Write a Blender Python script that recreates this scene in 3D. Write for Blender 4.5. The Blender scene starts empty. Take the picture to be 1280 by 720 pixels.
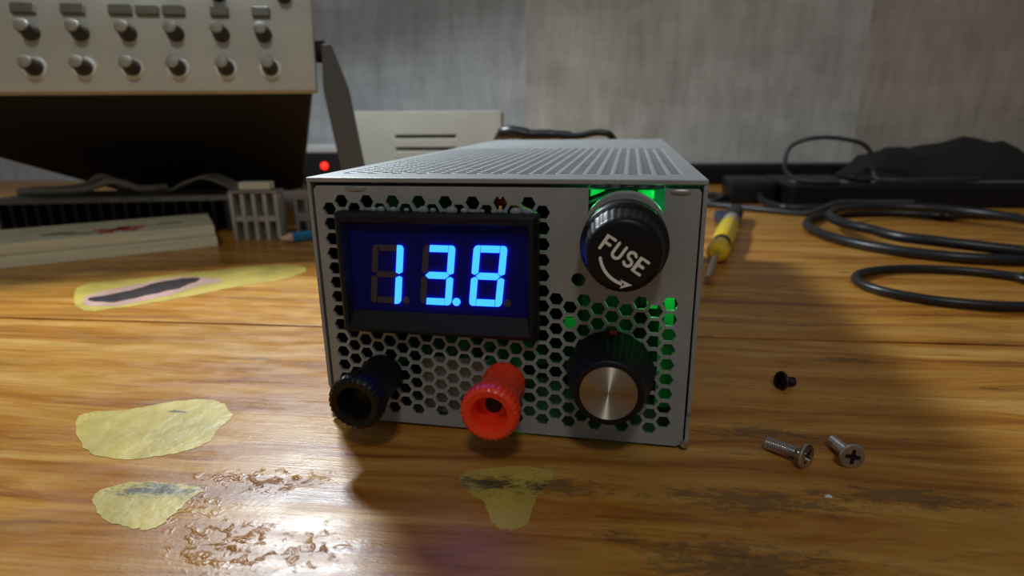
import bpy, bmesh, math, random
from mathutils import Vector, Matrix, Euler
from mathutils.geometry import delaunay_2d_cdt

S = 0.001                      # everything below is written in millimetres
sc = bpy.context.scene
col = sc.collection
rnd = random.Random(7)
R = math.radians

# ------------------------------------------------------------------ camera
cam_d = bpy.data.cameras.new('camera')
cam = bpy.data.objects.new('camera', cam_d); col.objects.link(cam)
cam.location = (0.03172, -0.14044, 0.0828)
cam.rotation_euler = Euler((R(73.83), R(0.76), R(11.02)), 'XYZ')
cam_d.sensor_fit = 'HORIZONTAL'; cam_d.sensor_width = 36.0
cam_d.lens = 745.0 / 1280.0 * 36.0
cam_d.clip_start = 0.005; cam_d.clip_end = 20
cam_d.dof.use_dof = True; cam_d.dof.focus_distance = 0.150; cam_d.dof.aperture_fstop = 16.0
sc.camera = cam

# ------------------------------------------------------------------ light
world = bpy.data.worlds.new('World'); sc.world = world; world.use_nodes = True
bg = world.node_tree.nodes['Background']
bg.inputs[0].default_value = (0.95, 0.97, 1.0, 1); bg.inputs[1].default_value = 0.115

def area(name, loc, target, sx, sy, power, colour):
    d = bpy.data.lights.new(name, 'AREA'); d.shape = 'RECTANGLE'; d.size = sx; d.size_y = sy
    d.energy = power; d.color = colour
    o = bpy.data.objects.new(name, d); col.objects.link(o); o.location = loc
    o.rotation_euler = (Vector(target) - Vector(loc)).to_track_quat('-Z', 'Y').to_euler()
    return o
# fluorescent bench lamp above the back of the bench, left; ceiling lamp behind the photographer
area('bench_lamp', (-0.250, 0.270, 0.335), (-0.17, 0.14, 0.0), 0.075, 0.05, 2.6, (0.83, 0.93, 1.0))
area('ceiling_lamp', (0.20, -1.02, 1.36), (0.0, 0.05, 0.03), 0.20, 0.20, 4.5, (1.0, 0.985, 0.93))

sc.view_settings.view_transform = 'Standard'; sc.view_settings.look = 'None'
sc.view_settings.gamma = 1.0; sc.view_settings.use_curve_mapping = False
sc.view_settings.exposure = 0.0

# ------------------------------------------------------------------ materials
def newmat(name):
    m = bpy.data.materials.new(name); m.use_nodes = True
    return m, m.node_tree, m.node_tree.nodes['Principled BSDF']

def mat(name, c, rough=0.5, metal=0.0, var=0.0, vscale=60.0, bump=0.0, bscale=400.0, coat=0.0,
        emit=None, estr=0.0, trans=0.0, c2=None, stretch=(1, 1, 1), spec=None, sss=0.0):
    m, nt, b = newmat(name)
    b.inputs['Base Color'].default_value = (*c, 1); b.inputs['Roughness'].default_value = rough
    b.inputs['Metallic'].default_value = metal
    if spec is not None: b.inputs['Specular IOR Level'].default_value = spec
    if coat: b.inputs['Coat Weight'].default_value = coat; b.inputs['Coat Roughness'].default_value = 0.15
    if trans: b.inputs['Transmission Weight'].default_value = trans
    if emit: b.inputs['Emission Color'].default_value = (*emit, 1); b.inputs['Emission Strength'].default_value = estr
    if var or bump:
        tc = nt.nodes.new('ShaderNodeTexCoord'); mp = nt.nodes.new('ShaderNodeMapping')
        mp.inputs['Scale'].default_value = stretch
        nt.links.new(tc.outputs['Object'], mp.inputs['Vector'])
    if var:
        n = nt.nodes.new('ShaderNodeTexNoise'); n.inputs['Scale'].default_value = vscale; n.inputs['Detail'].default_value = 5
        nt.links.new(mp.outputs[0], n.inputs['Vector'])
        r = nt.nodes.new('ShaderNodeValToRGB')
        lo = tuple(max(0, x * (1 - var)) for x in c); hi = c2 or tuple(min(1, x * (1 + var)) for x in c)
        r.color_ramp.elements[0].color = (*lo, 1); r.color_ramp.elements[0].position = 0.32
        r.color_ramp.elements[1].color = (*hi, 1); r.color_ramp.elements[1].position = 0.68
        nt.links.new(n.outputs['Fac'], r.inputs[0]); nt.links.new(r.outputs[0], b.inputs['Base Color'])
    if bump:
        n2 = nt.nodes.new('ShaderNodeTexNoise'); n2.inputs['Scale'].default_value = bscale; n2.inputs['Detail'].default_value = 3
        nt.links.new(mp.outputs[0], n2.inputs['Vector'])
        bp = nt.nodes.new('ShaderNodeBump'); bp.inputs['Strength'].default_value = bump; bp.inputs['Distance'].default_value = 0.001
        nt.links.new(n2.outputs['Fac'], bp.inputs['Height']); nt.links.new(bp.outputs[0], b.inputs['Normal'])
    return m

class N:
    """tiny node-graph helper"""
    def __init__(s, nt): s.nt = nt
    def node(s, t, **k):
        n = s.nt.nodes.new(t)
        for a, v in k.items(): setattr(n, a, v)
        return n
    def link(s, a, b): s.nt.links.new(a, b)
    def val(s, inp, v):
        if hasattr(v, 'links'): s.link(v, inp)
        else: inp.default_value = v
    def math(s, op, a, b=0.0, clamp=False):
        n = s.node('ShaderNodeMath', operation=op, use_clamp=clamp); s.val(n.inputs[0], a); s.val(n.inputs[1], b); return n.outputs[0]
    def noise(s, vec, scale, detail=4, dist=0.0, rough=0.5):
        n = s.node('ShaderNodeTexNoise'); s.link(vec, n.inputs['Vector']); n.inputs['Scale'].default_value = scale
        n.inputs['Detail'].default_value = detail; n.inputs['Distortion'].default_value = dist; n.inputs['Roughness'].default_value = rough
        return n.outputs['Fac']
    def ramp(s, f, stops, mode='LINEAR'):
        n = s.node('ShaderNodeValToRGB'); n.color_ramp.interpolation = mode; e = n.color_ramp.elements
        while len(e) < len(stops): e.new(0.5)
        for i, (p, c) in enumerate(stops): e[i].position = p; e[i].color = (*c, 1) if len(c) == 3 else c
        s.link(f, n.inputs[0]); return n.outputs[0]
    def mapr(s, f, a, b, c=0.0, d=1.0):
        n = s.node('ShaderNodeMapRange'); n.interpolation_type = 'SMOOTHSTEP'
        s.link(f, n.inputs[0])
        for i, v in enumerate((a, b, c, d)): n.inputs[1 + i].default_value = v
        return n.outputs[0]
    def mix(s, f, a, b, mode='MIX'):
        n = s.node('ShaderNodeMix', data_type='RGBA', blend_type=mode); s.val(n.inputs[0], f)
        for i, v in ((6, a), (7, b)):
            if hasattr(v, 'links'): s.link(v, n.inputs[i])
            else: n.inputs[i].default_value = (*v, 1)
        return n.outputs[2]
    def mapping(s, vec, scale=(1, 1, 1), loc=(0, 0, 0), rot=(0, 0, 0)):
        n = s.node('ShaderNodeMapping'); s.link(vec, n.inputs[0]); n.inputs['Scale'].default_value = scale
        n.inputs['Location'].default_value = loc; n.inputs['Rotation'].default_value = rot; return n.outputs[0]

def blob(g, pos, warp, cx, cy, rx, ry, lo=0.55, hi=1.0):
    """soft-edged ellipse mask on the bench top (mm), edges broken up by a noise value"""
    m = g.mapping(pos, (1 / (rx * S), 1 / (ry * S), 0), (-cx / rx, -cy / ry, 0))
    l = g.node('ShaderNodeVectorMath', operation='LENGTH'); g.link(m, l.inputs[0])
    d = g.math('ADD', l.outputs['Value'], warp)
    return g.mapr(d, lo, hi, 1.0, 0.0)

STAINS = [(0, -22.5, 13, 3.6), (18, -23, 16, 4.2), (-76, -32.5, 15, 3.6), (60, -24, 30, 5.5), (92, -19, 26, 5), (52, -44, 24, 9),
          (70, 7, 20, 5), (30, -38, 8, 2.5), (110, 60, 16, 3), (-97, 4, 4, 1.2), (-93, 44, 14, 1.6)]

def stain_mask(g, pos):
    w = g.math('MULTIPLY', g.math('SUBTRACT', g.noise(g.mapping(pos, (1, 2.6, 1)), 190, 8, 0.9, 0.75), 0.5), 4.2)
    m = None
    for s_ in STAINS:
        k = blob(g, pos, w, *s_, 0.15, 0.95)
        m = k if m is None else g.math('MAXIMUM', m, k)
    return m

def wood_material(name, seed, base=1.0):
    m, nt, b = newmat(name); g = N(nt)
    tc = g.node('ShaderNodeTexCoord'); pos = tc.outputs['Object']
    sh = g.mapping(pos, (1, 1, 1), (seed * 0.37, seed * 0.61, 0))
    # long grain along the board
    warp = g.noise(g.mapping(sh, (3, 9, 3)), 3.0, 3)
    st = g.mapping(sh, (1.0, 13.0, 4.0))
    comb = g.node('ShaderNodeVectorMath', operation='ADD'); g.link(st, comb.inputs[0])
    wv = g.node('ShaderNodeCombineXYZ'); g.link(g.math('MULTIPLY', warp, 0.28), wv.inputs[1]); g.link(wv.outputs[0], comb.inputs[1])
    v = comb.outputs[0]
    g1 = g.noise(v, 7.5, 8, 0.7, 0.68)
    g2 = g.noise(g.mapping(sh, (7, 190, 20)), 4.0, 5, 0.0, 0.7)
    base_c = g.ramp(g1, [(0.33, (0.240, 0.070, 0.007)), (0.45, (0.420, 0.168, 0.020)), (0.55, (0.535, 0.258, 0.044)), (0.68, (0.640, 0.365, 0.100))])
    fine = g.ramp(g2, [(0.3, (0.70, 0.62, 0.55)), (0.6, (1, 1, 1))])
    c = g.mix(0.6, base_c, fine, 'MULTIPLY')
    # broad worn, greyer areas and dirty streaks
    broad = g.noise(g.mapping(sh, (1, 2.2, 1)), 14, 5, 0.5)
    c = g.mix(g.math('MULTIPLY', g.mapr(broad, 0.52, 0.75), 0.35), c, (0.22, 0.125, 0.035))
    dirt = g.noise(g.mapping(sh, (1, 5.5, 1)), 42, 7, 0.8, 0.7)
    sep = g.node('ShaderNodeSeparateXYZ'); g.link(pos, sep.inputs[0])
    right = g.mapr(sep.outputs[0], -0.05, 0.10, 0.25, 0.85)
    c = g.mix(g.math('MULTIPLY', g.mapr(dirt, 0.56, 0.74), right), c, (0.085, 0.048, 0.016))
    # pale scuffs and specks
    sp = g.noise(g.mapping(sh, (1, 1.6, 1)), 330, 4, 0.3, 0.6)
    sc_m = g.math('MULTIPLY', g.mapr(sp, 0.69, 0.76), g.mapr(g.noise(sh, 22, 3), 0.48, 0.62))
    c = g.mix(g.math('MULTIPLY', sc_m, 0.55), c, (0.55, 0.47, 0.36))
    c = g.mix(g.math('MULTIPLY', stain_mask(g, pos), 0.62), c, (0.055, 0.042, 0.022))
    g.link(c, b.inputs['Base Color'])
    # varnish: gloss with wear
    rr = g.noise(g.mapping(sh, (1, 3, 1)), 60, 5)
    g.link(g.mapr(rr, 0.3, 0.75, 0.27, 0.44), b.inputs['Roughness'])
    b.inputs['Specular IOR Level'].default_value = 0.42
    # relief: grain lines, small dents, and the blistered varnish on the near left
    wz = g.math('MULTIPLY', g.math('SUBTRACT', g.noise(pos, 70, 4, 0.5), 0.5), 2.4)
    z1 = blob(g, pos, wz, -53, -27, 21, 8, 0.1, 1.0)
    z2 = blob(g, pos, wz, -45, -47, 20, 12, 0.1, 1.0)
    z3 = blob(g, pos, wz, -62, -37, 17, 6, 0.1, 1.0)
    zone = g.math('MAXIMUM', g.math('MAXIMUM', z1, z2), z3)
    lump_n = g.noise(g.mapping(pos, (1, 1.3, 1), (0, 0, 0), (0, 0, 0.6)), 330, 3, 0.7, 0.55)
    lumps = g.math('MULTIPLY', g.mapr(lump_n, 0.48, 0.78), zone)
    hgt = g.math('ADD', g.math('MULTIPLY', lumps, 0.42), g.math('MULTIPLY', g2, 0.07))
    hgt = g.math('ADD', hgt, g.math('ADD', g.math('MULTIPLY', g.noise(sh, 160, 4), 0.09), g.math('MULTIPLY', g.noise(g.mapping(sh, (1, 2.5, 1)), 900, 3), 0.035)))
    bp = g.node('ShaderNodeBump'); bp.inputs['Strength'].default_value = 0.9; bp.inputs['Distance'].default_value = 0.0012
    g.link(hgt, bp.inputs['Height']); g.link(bp.outputs[0], b.inputs['Normal'])
    return m

def filler_material(name, c, crack=0.6):
    m, nt, b = newmat(name); g = N(nt)
    tc = g.node('ShaderNodeTexCoord'); pos = tc.outputs['Object']
    n = g.noise(pos, 60, 6, 0.3)
    k = g.mix(g.mapr(n, 0.35, 0.7), tuple(x * 0.74 for x in c), c)
    ln = g.noise(g.mapping(pos, (1, 2, 1)), 45, 6, 1.5, 0.6)
    line = g.mapr(g.math('ABSOLUTE', g.math('SUBTRACT', ln, 0.5)), 0.0, 0.006, 1.0, 0.0)
    k = g.mix(g.math('MULTIPLY', g.math('MULTIPLY', line, crack), g.mapr(g.noise(pos, 30, 2), 0.5, 0.6)), k, (0.10, 0.075, 0.05))
    k = g.mix(g.math('MULTIPLY', stain_mask(g, pos), 0.9), k, (0.035, 0.032, 0.026))
    g.link(k, b.inputs['Base Color']); b.inputs['Roughness'].default_value = 0.42
    bp = g.node('ShaderNodeBump'); bp.inputs['Strength'].default_value = 0.5; bp.inputs['Distance'].default_value = 0.0008
    g.link(g.noise(pos, 180, 4), bp.inputs['Height']); g.link(bp.outputs[0], b.inputs['Normal'])
    return m

def wall_material(name, c, c2, seed):
    m, nt, b = newmat(name); g = N(nt)
    tc = g.node('ShaderNodeTexCoord'); pos = g.mapping(tc.outputs['Object'], (1, 1, 1), (seed, 0, seed * 0.7))
    a = g.noise(g.mapping(pos, (1, 1, 1)), 9, 5, 0.4)
    k = g.mix(g.mapr(a, 0.35, 0.68), c, c2)
    v = g.noise(g.mapping(pos, (1, 1, 0.18)), 75, 5, 0.2, 0.7)
    h = g.noise(g.mapping(pos, (0.14, 1, 1)), 55, 4, 0.2, 0.7)
    k = g.mix(0.55, k, g.ramp(v, [(0.3, (0.6, 0.6, 0.6)), (0.7, (1.2, 1.2, 1.2))]), 'MULTIPLY')
    k = g.mix(0.45, k, g.ramp(h, [(0.3, (0.76, 0.76, 0.76)), (0.7, (1.1, 1.1, 1.1))]), 'MULTIPLY')
    g.link(k, b.inputs['Base Color']); b.inputs['Roughness'].default_value = 0.75
    bp = g.node('ShaderNodeBump'); bp.inputs['Strength'].default_value = 0.35; bp.inputs['Distance'].default_value = 0.002
    g.link(g.math('ADD', v, a), bp.inputs['Height']); g.link(bp.outputs[0], b.inputs['Normal'])
    return m

M = {}
M['case'] = mat('painted_steel_grey', (0.30, 0.312, 0.313), 0.46, 0.12, 0.08, 90, 0.06, 1500)
M['case_in'] = mat('dull_inner_steel', (0.13, 0.13, 0.125), 0.5, 0.5)
M['baffle'] = mat('dark_baffle', (0.05, 0.05, 0.05), 0.5, 0.6)  # dark strips that block light inside the side gaps
M['black_plastic'] = mat('black_plastic', (0.004, 0.004, 0.005), 0.42, 0, 0.2, 200, 0.05, 900, spec=0.3)
M['black_gloss'] = mat('black_bakelite', (0.004, 0.004, 0.005), 0.40, spec=0.28)
M['bezel'] = mat('meter_bezel_black', (0.005, 0.005, 0.008), 0.5, spec=0.3, bump=0.04, bscale=2500)
M['lens'] = mat('meter_filter', (0.004, 0.005, 0.125), 0.5, spec=0.10)
M['screen_glass'] = mat('screen_glass', (0.006, 0.008, 0.010), 0.12)
M['seg_on'] = mat('lit_blue_segment', (0.02, 0.10, 0.4), 0.4, emit=(0.010, 0.095, 1.0), estr=6.5)
M['seg_off'] = mat('unlit_segment', (0.040, 0.034, 0.040), 0.5)
M['white_ink'] = mat('white_moulded_lettering', (0.80, 0.79, 0.74), 0.5)
M['red_plastic'] = mat('red_plastic', (0.95, 0.050, 0.012), 0.30, sss=0.1, coat=0.1)
M['red_mark'] = mat('red_mark', (0.55, 0.01, 0.015), 0.4)
M['hole_black'] = mat('socket_black', (0.008, 0.006, 0.006), 0.6)
M['brass'] = mat('nickel_socket', (0.5, 0.47, 0.42), 0.3, 1.0)
M['steel'] = mat('screw_steel', (0.55, 0.52, 0.48), 0.26, 1.0, 0.12, 700)
M['dark_steel'] = mat('black_oxide_steel', (0.06, 0.055, 0.06), 0.24, 1.0)
M['glue'] = mat('hot_glue', (0.38, 0.40, 0.46), 0.12, trans=0.4)
M['pcb'] = mat('green_pcb', (0.006, 0.07, 0.025), 0.4, var=0.25, vscale=300)
M['green_plastic'] = mat('green_terminal_plastic', (0.03, 0.62, 0.18), 0.4)
M['led'] = mat('green_led', (0.05, 0.6, 0.15), 0.3, emit=(0.02, 1.0, 0.22), estr=7.0)
M['cap_sleeve'] = mat('capacitor_sleeve', (0.02, 0.03, 0.045), 0.4)
M['ferrite'] = mat('transformer_core', (0.012, 0.011, 0.010), 0.7)
M['tape'] = mat('transformer_tape', (0.45, 0.36, 0.06), 0.4)
M['aluminium'] = mat('aluminium_heatsink', (0.30, 0.31, 0.31), 0.42, 0.75, 0.12, 60)
M['beige'] = mat('beige_enamel', (0.50, 0.495, 0.42), 0.5, 0, 0.06, 30)
M['beige_box'] = mat('beige_abs', (0.29, 0.28, 0.235), 0.55, 0, 0.06, 25)
M['charcoal'] = mat('charcoal_enamel', (0.007, 0.0065, 0.006), 0.7)
M['slot'] = mat('slot_dark', (0.06, 0.055, 0.045), 0.8)
M['grey_button'] = mat('olive_grey_button', (0.145, 0.14, 0.11), 0.5)
M['knob_grey'] = mat('grey_knob', (0.30, 0.295, 0.245), 0.45)
M['knob_brown'] = mat('dark_brown_knob', (0.030, 0.024, 0.017), 0.4)
M['pale_ring'] = mat('pale_knob_skirt', (0.72, 0.71, 0.62), 0.4)
M['bail'] = mat('grey_bail', (0.115, 0.115, 0.11), 0.45, 0.3)
M['paper'] = mat('cream_paper', (0.66, 0.62, 0.43), 0.8, 0, 0.08, 90)
M['paper_edge'] = mat('cream_paper_edge', (0.70, 0.66, 0.46), 0.85, 0, 0.14, 300, stretch=(0.05, 0.05, 3))
M['fin_dark'] = mat('dark_anodised_heatsink', (0.040, 0.042, 0.042), 0.5, 0.4)
M['fin_top'] = mat('grey_heatsink_top', (0.28, 0.28, 0.27), 0.4, 0.6, 0.2, 80)  # lighter than the fins of the long heatsink
M['fin_pale'] = mat('pale_heatsink', (0.46, 0.45, 0.39), 0.5, 0.4, 0.12, 80)
M['cream_plastic'] = mat('cream_plastic', (0.60, 0.57, 0.47), 0.5)
M['grey_cable'] = mat('grey_ribbon_cable', (0.42, 0.41, 0.37), 0.55)
M['cream_cable'] = mat('cream_cable', (0.48, 0.45, 0.37), 0.55)
M['blue_paint'] = mat('blue_pencil_lacquer', (0.015, 0.20, 0.40), 0.3)
M['pencil_wood'] = mat('pencil_wood', (0.62, 0.40, 0.27), 0.7, 0, 0.1, 200)
M['graphite'] = mat('graphite', (0.05, 0.05, 0.055), 0.4, 0.3)
M['yellow'] = mat('yellow_handle', (0.80, 0.55, 0.012), 0.3, coat=0.2)
M['clear'] = mat('clear_plastic', (0.55, 0.55, 0.5), 0.2, trans=0.5)
M['navy'] = mat('navy_plastic', (0.015, 0.03, 0.075), 0.4)
M['rubber'] = mat('black_rubber_cable', (0.012, 0.012, 0.014), 0.36)
M['rubber_grey'] = mat('dark_grey_cable', (0.030, 0.030, 0.032), 0.42)
M['black_case'] = mat('black_case', (0.006, 0.006, 0.007), 0.45, spec=0.25)
M['edge_highlight'] = mat('edge_highlight', (0.42, 0.43, 0.46), 0.35, 0.8)  # pale metal for the highlights painted on the black unit
M['black_cloth'] = mat('black_nylon', (0.005, 0.005, 0.005), 0.85, bump=0.3, bscale=700)
M['white_plastic'] = mat('white_plastic', (0.62, 0.62, 0.60), 0.45)
M['red_lamp'] = mat('red_indicator', (0.6, 0.01, 0.01), 0.3, emit=(1.0, 0.02, 0.012), estr=2.2)
M['bench_under'] = mat('bench_gap_dark', (0.010, 0.007, 0.005), 0.9)
M['wood0'] = wood_material('varnished_pine_a', 1.0)
M['wood1'] = wood_material('varnished_pine_b', 4.3)
M['wood2'] = wood_material('varnished_pine_c', 8.1)
M['filler'] = filler_material('yellow_wood_filler', (0.60, 0.45, 0.085))
M['filler_pink'] = filler_material('pink_wood_filler', (0.60, 0.36, 0.29), 0.3)
M['knot'] = filler_material('black_knot', (0.030, 0.018, 0.018), 0.2)
M['wall_grey'] = wall_material('wall_blue_grey', (0.47, 0.505, 0.53), (0.57, 0.60, 0.62), 0.3)
M['wall_beige'] = wall_material('wall_beige_grey', (0.47, 0.45, 0.41), (0.61, 0.59, 0.55), 2.1)
M['wall_brown'] = wall_material('wall_brown', (0.42, 0.365, 0.30), (0.50, 0.44, 0.37), 4.7)

# brushed knob face: circular anisotropy
def brushed():
    m, nt, b = newmat('turned_aluminium'); g = N(nt)
    b.inputs['Base Color'].default_value = (0.62, 0.57, 0.50, 1); b.inputs['Metallic'].default_value = 1
    b.inputs['Roughness'].default_value = 0.55; b.inputs['Anisotropic'].default_value = 1.0; b.inputs['Anisotropic Rotation'].default_value = 0.25
    t = g.node('ShaderNodeTangent', direction_type='RADIAL', axis='Y'); g.link(t.outputs[0], b.inputs['Tangent'])
    return m
M['brushed'] = brushed()

# ------------------------------------------------------------------ mesh helpers
class MB:
    def __init__(s, f=None): s.v = []; s.f = []; s.xf = f
    def add(s, vs, fs):
        o = len(s.v)
        s.v += [tuple(s.xf(Vector(v))) if s.xf else tuple(v) for v in vs]
        s.f += [tuple(i + o for i in q) for q in fs]; return s
    def box(s, x0, x1, y0, y1, z0, z1, b=0.0):
        if b <= 0:
            vs = [(x, y, z) for z in (z0, z1) for y in (y0, y1) for x in (x0, x1)]
            return s.add(vs, [(0, 2, 3, 1), (4, 5, 7, 6), (0, 1, 5, 4), (2, 6, 7, 3), (0, 4, 6, 2), (1, 3, 7, 5)])
        bm = bmesh.new(); bmesh.ops.create_cube(bm, size=1)
        for v in bm.verts:
            v.co = Vector(((x0 + x1) / 2 + v.co.x * (x1 - x0), (y0 + y1) / 2 + v.co.y * (y1 - y0), (z0 + z1) / 2 + v.co.z * (z1 - z0)))
        bmesh.ops.bevel(bm, geom=bm.edges[:], offset=b, segments=2, profile=0.5, affect='EDGES')
        bm.verts.index_update(); vs = [v.co.copy() for v in bm.verts]; fs = [[v.index for v in f.verts] for f in bm.faces]; bm.free()
        return s.add(vs, fs)
    def lathe(s, prof, c, axis='Y', n=48, rib=None, cap=True):
        """prof = [(radius, along)], revolved about an axis through c; rib(i, k) scales a radius"""
        vs = []; fs = []
        for k, (r, t) in enumerate(prof):
            for i in range(n):
                a = 2 * math.pi * i / n; rr = r * (rib(i, k) if rib else 1)
                p, q = rr * math.cos(a), rr * math.sin(a)
                if axis == 'Y': vs.append((c[0] + p, c[1] + t, c[2] + q))
                elif axis == 'Z': vs.append((c[0] + p, c[1] + q, c[2] + t))
                else: vs.append((c[0] + t, c[1] + p, c[2] + q))
        for k in range(len(prof) - 1):
            for i in range(n):
                j = (i + 1) % n; fs.append((k * n + i, k * n + j, (k + 1) * n + j, (k + 1) * n + i))
        if cap:
            fs.append(tuple(range(n))); fs.append(tuple((len(prof) - 1) * n + i for i in range(n)))
        return s.add(vs, fs)
    def tube(s, path, r, n=10, closed=False, flat=1.0):
        P = [Vector(p) for p in path]; vs = []; fs = []; m = len(P); up = Vector((0.02, 0.01, 1)).normalized()
        for i, p in enumerate(P):
            t = (P[(i + 1) % m] - P[i - 1]) if closed else (P[min(i + 1, m - 1)] - P[max(i - 1, 0)])
            t.normalize(); a = t.cross(up)
            if a.length < 1e-3: a = t.cross(Vector((0, 1, 0)))
            a.normalize(); b = a.cross(t)
            rr = r[i] if isinstance(r, (list, tuple)) else r
            for k in range(n):
                w = 2 * math.pi * k / n; vs.append(p + a * rr * math.cos(w) + b * rr * flat * math.sin(w))
        for i in range(m if closed else m - 1):
            i2 = (i + 1) % m
            for k in range(n):
                k2 = (k + 1) % n; fs.append((i * n + k, i * n + k2, i2 * n + k2, i2 * n + k))
        if not closed: fs += [tuple(range(n))[::-1], tuple((m - 1) * n + k for k in range(n))]
        return s.add(vs, fs)
    def prism(s, poly, fn, t0, t1):
        """poly (u,v) extruded from t0 to t1; fn(u,v,t) gives the point"""
        n = len(poly); vs = [fn(u, v, t0) for u, v in poly] + [fn(u, v, t1) for u, v in poly]
        fs = [tuple(range(n)), tuple(range(n, 2 * n))[::-1]] + [(i, (i + 1) % n, n + (i + 1) % n, n + i) for i in range(n)]
        return s.add(vs, fs)
    def plate(s, outline, holes, fn, t0, t1):
        """flat sheet with real holes: outline and holes are (u,v) loops"""
        vs = [Vector(p) for p in outline]; ed = [(i, (i + 1) % len(outline)) for i in range(len(outline))]
        loops = [list(range(len(outline)))]
        for h in holes:
            o = len(vs); vs += [Vector(p) for p in h]; k = len(h)
            ed += [(o + i, o + (i + 1) % k) for i in range(k)]; loops.append(list(range(o, o + k)))
        V, E, F, ov, oe, of = delaunay_2d_cdt(vs, ed, [], 0, 1e-5)
        cen = [(sum(p[0] for p in h) / len(h), sum(p[1] for p in h) / len(h)) for h in holes]
        rad = [max(math.hypot(p[0] - c[0], p[1] - c[1]) for p in h) for h, c in zip(holes, cen)]
        grid = {}
        for i, (c, r) in enumerate(zip(cen, rad)):
            q = int(r // 6) + 1
            for a in range(int(c[0] // 6) - q, int(c[0] // 6) + q + 1):
                for b in range(int(c[1] // 6) - q, int(c[1] // 6) + q + 1): grid.setdefault((a, b), []).append(i)
        def inside(p, lp):
            r = False; j = len(lp) - 1
            for i in range(len(lp)):
                if (lp[i][1] > p[1]) != (lp[j][1] > p[1]) and p[0] < (lp[j][0] - lp[i][0]) * (p[1] - lp[i][1]) / (lp[j][1] - lp[i][1]) + lp[i][0]: r = not r
                j = i
            return r
        keep = []
        for f in F:
            c = sum((V[i] for i in f), Vector((0, 0))) / len(f)
            if not inside(c, outline): continue
            if any(inside(c, holes[i]) for i in grid.get((int(c[0] // 6), int(c[1] // 6)), ())): continue
            keep.append(f)
        n = len(V); vv = [fn(p[0], p[1], t0) for p in V] + [fn(p[0], p[1], t1) for p in V]
        cnt = {}
        for f in keep:
            for i in range(len(f)):
                e = (f[i], f[(i + 1) % len(f)]); cnt[e] = 1
        fs = [tuple(f) for f in keep] + [tuple(n + i for i in f[::-1]) for f in keep]
        for a, b in cnt:
            if (b, a) not in cnt: fs.append((a, n + a, n + b, b))
        return s.add(vv, fs)
    def build(s, name, m, parent=None, smooth=False, bevel=0.0, base=None):
        """link as one mesh; vertices are world millimetres, the origin goes to the parent's base"""
        o0 = Vector(parent['_base']) if parent is not None and '_base' in parent.keys() else Vector(base or (0, 0, 0))
        me = bpy.data.meshes.new(name); me.from_pydata([(Vector(v) - o0) * S for v in s.v], [], s.f); me.update()
        bm = bmesh.new(); bm.from_mesh(me); bmesh.ops.recalc_face_normals(bm, faces=bm.faces[:]); bm.to_mesh(me); bm.free()
        if smooth:
            for p in me.polygons: p.use_smooth = True
            try: me.set_sharp_from_angle(angle=R(38))
            except Exception: pass
        o = bpy.data.objects.new(name, me); col.objects.link(o)
        o.data.materials.append(M[m] if isinstance(m, str) else m)
        if bevel:
            b = o.modifiers.new('bevel', 'BEVEL'); b.width = bevel * S; b.segments = 2; b.limit_method = 'ANGLE'; b.angle_limit = R(40)
        if parent is not None: o.parent = parent; o['_base'] = tuple(o0)
        else: o.location = o0 * S; o['_base'] = tuple(o0)
        return o

def thing(name, label, cat, base=(0, 0, 0), group=None):
    o = bpy.data.objects.new(name, None); col.objects.link(o); o.location = Vector(base) * S; o['_base'] = tuple(base)
    o.empty_display_size = 0.01
    o['label'] = label; o['category'] = cat
    if group: o['group'] = group
    return o
def tag(o, label, cat, group=None):
    o['label'] = label; o['category'] = cat
    if group: o['group'] = group
    return o
def struct(o): o['kind'] = 'structure'; return o

def spline(pts, n=8, closed=False):
    P = [Vector(p) for p in pts]; m = len(P); out = []
    rng = range(m) if closed else range(m - 1)
    for i in rng:
        if closed: a, b, c, d = P[i - 1], P[i], P[(i + 1) % m], P[(i + 2) % m]
        else: a, b, c, d = P[max(i - 1, 0)], P[i], P[i + 1], P[min(i + 2, m - 1)]
        for k in range(n):
            t = k / n
            out.append(0.5 * ((2 * b) + (c - a) * t + (2 * a - 5 * b + 4 * c - d) * t * t + (3 * b - a - 3 * c + d) * t ** 3))
    if not closed: out.append(P[-1])
    return out
def circ(cx, cy, r, n=32, a0=0.0): return [(cx + r * math.cos(a0 + 2 * math.pi * i / n), cy + r * math.sin(a0 + 2 * math.pi * i / n)) for i in range(n)]

# ------------------------------------------------------------------ setting: wall and bench
A = R(4.5)
def bw(v):                      # bench frame (turned 4.5 degrees) -> world
    return Vector((v[0] * math.cos(A) - v[1] * math.sin(A), v[0] * math.sin(A) + v[1] * math.cos(A), v[2]))
WY = 655
wall = MB(bw).box(-1600, 1600, WY + 6, WY + 60, -400, 1100).build('wall_back', 'wall_grey'); struct(wall)
for x0, x1, m in ((-1600, -52, 'wall_grey'), (-52, 352, 'wall_beige'), (352, 1600, 'wall_brown')):  # wall tone differs in three wide sections
    MB(bw).box(x0, x1, WY, WY + 6, -400, 1100).build('wall_section', m, wall)

fl = MB().box(-1600, 1600, -1700, 640, -800, -780).build('floor', 'wall_brown'); struct(fl)
bench = thing('workbench', 'worn varnished wooden workbench top of wide boards patched with filler', 'workbench')
bench.rotation_euler = (0, 0, A)
def bench_build(mb, name, m, **k): return mb.build(name, m, bench, **k)      # verts are in bench coordinates
for i, (y0, y1) in enumerate(((-330, 78.2), (80.0, 372), (373.8, WY - 4))):
    bench_build(MB().box(-1000, 1000, y0, y1, -28, 0, 0.25), 'plank', ('wood0', 'wood1', 'wood2')[i])
bench_build(MB().box(-995, 995, -325, WY - 8, -60, -28.5), 'bench_frame', 'bench_under')

for lx in (-900, 900):
    for ly in (-280, 600): bench_build(MB().box(lx - 35, lx + 35, ly - 35, ly + 35, -779, -60.5), 'leg', 'bench_under')

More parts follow.
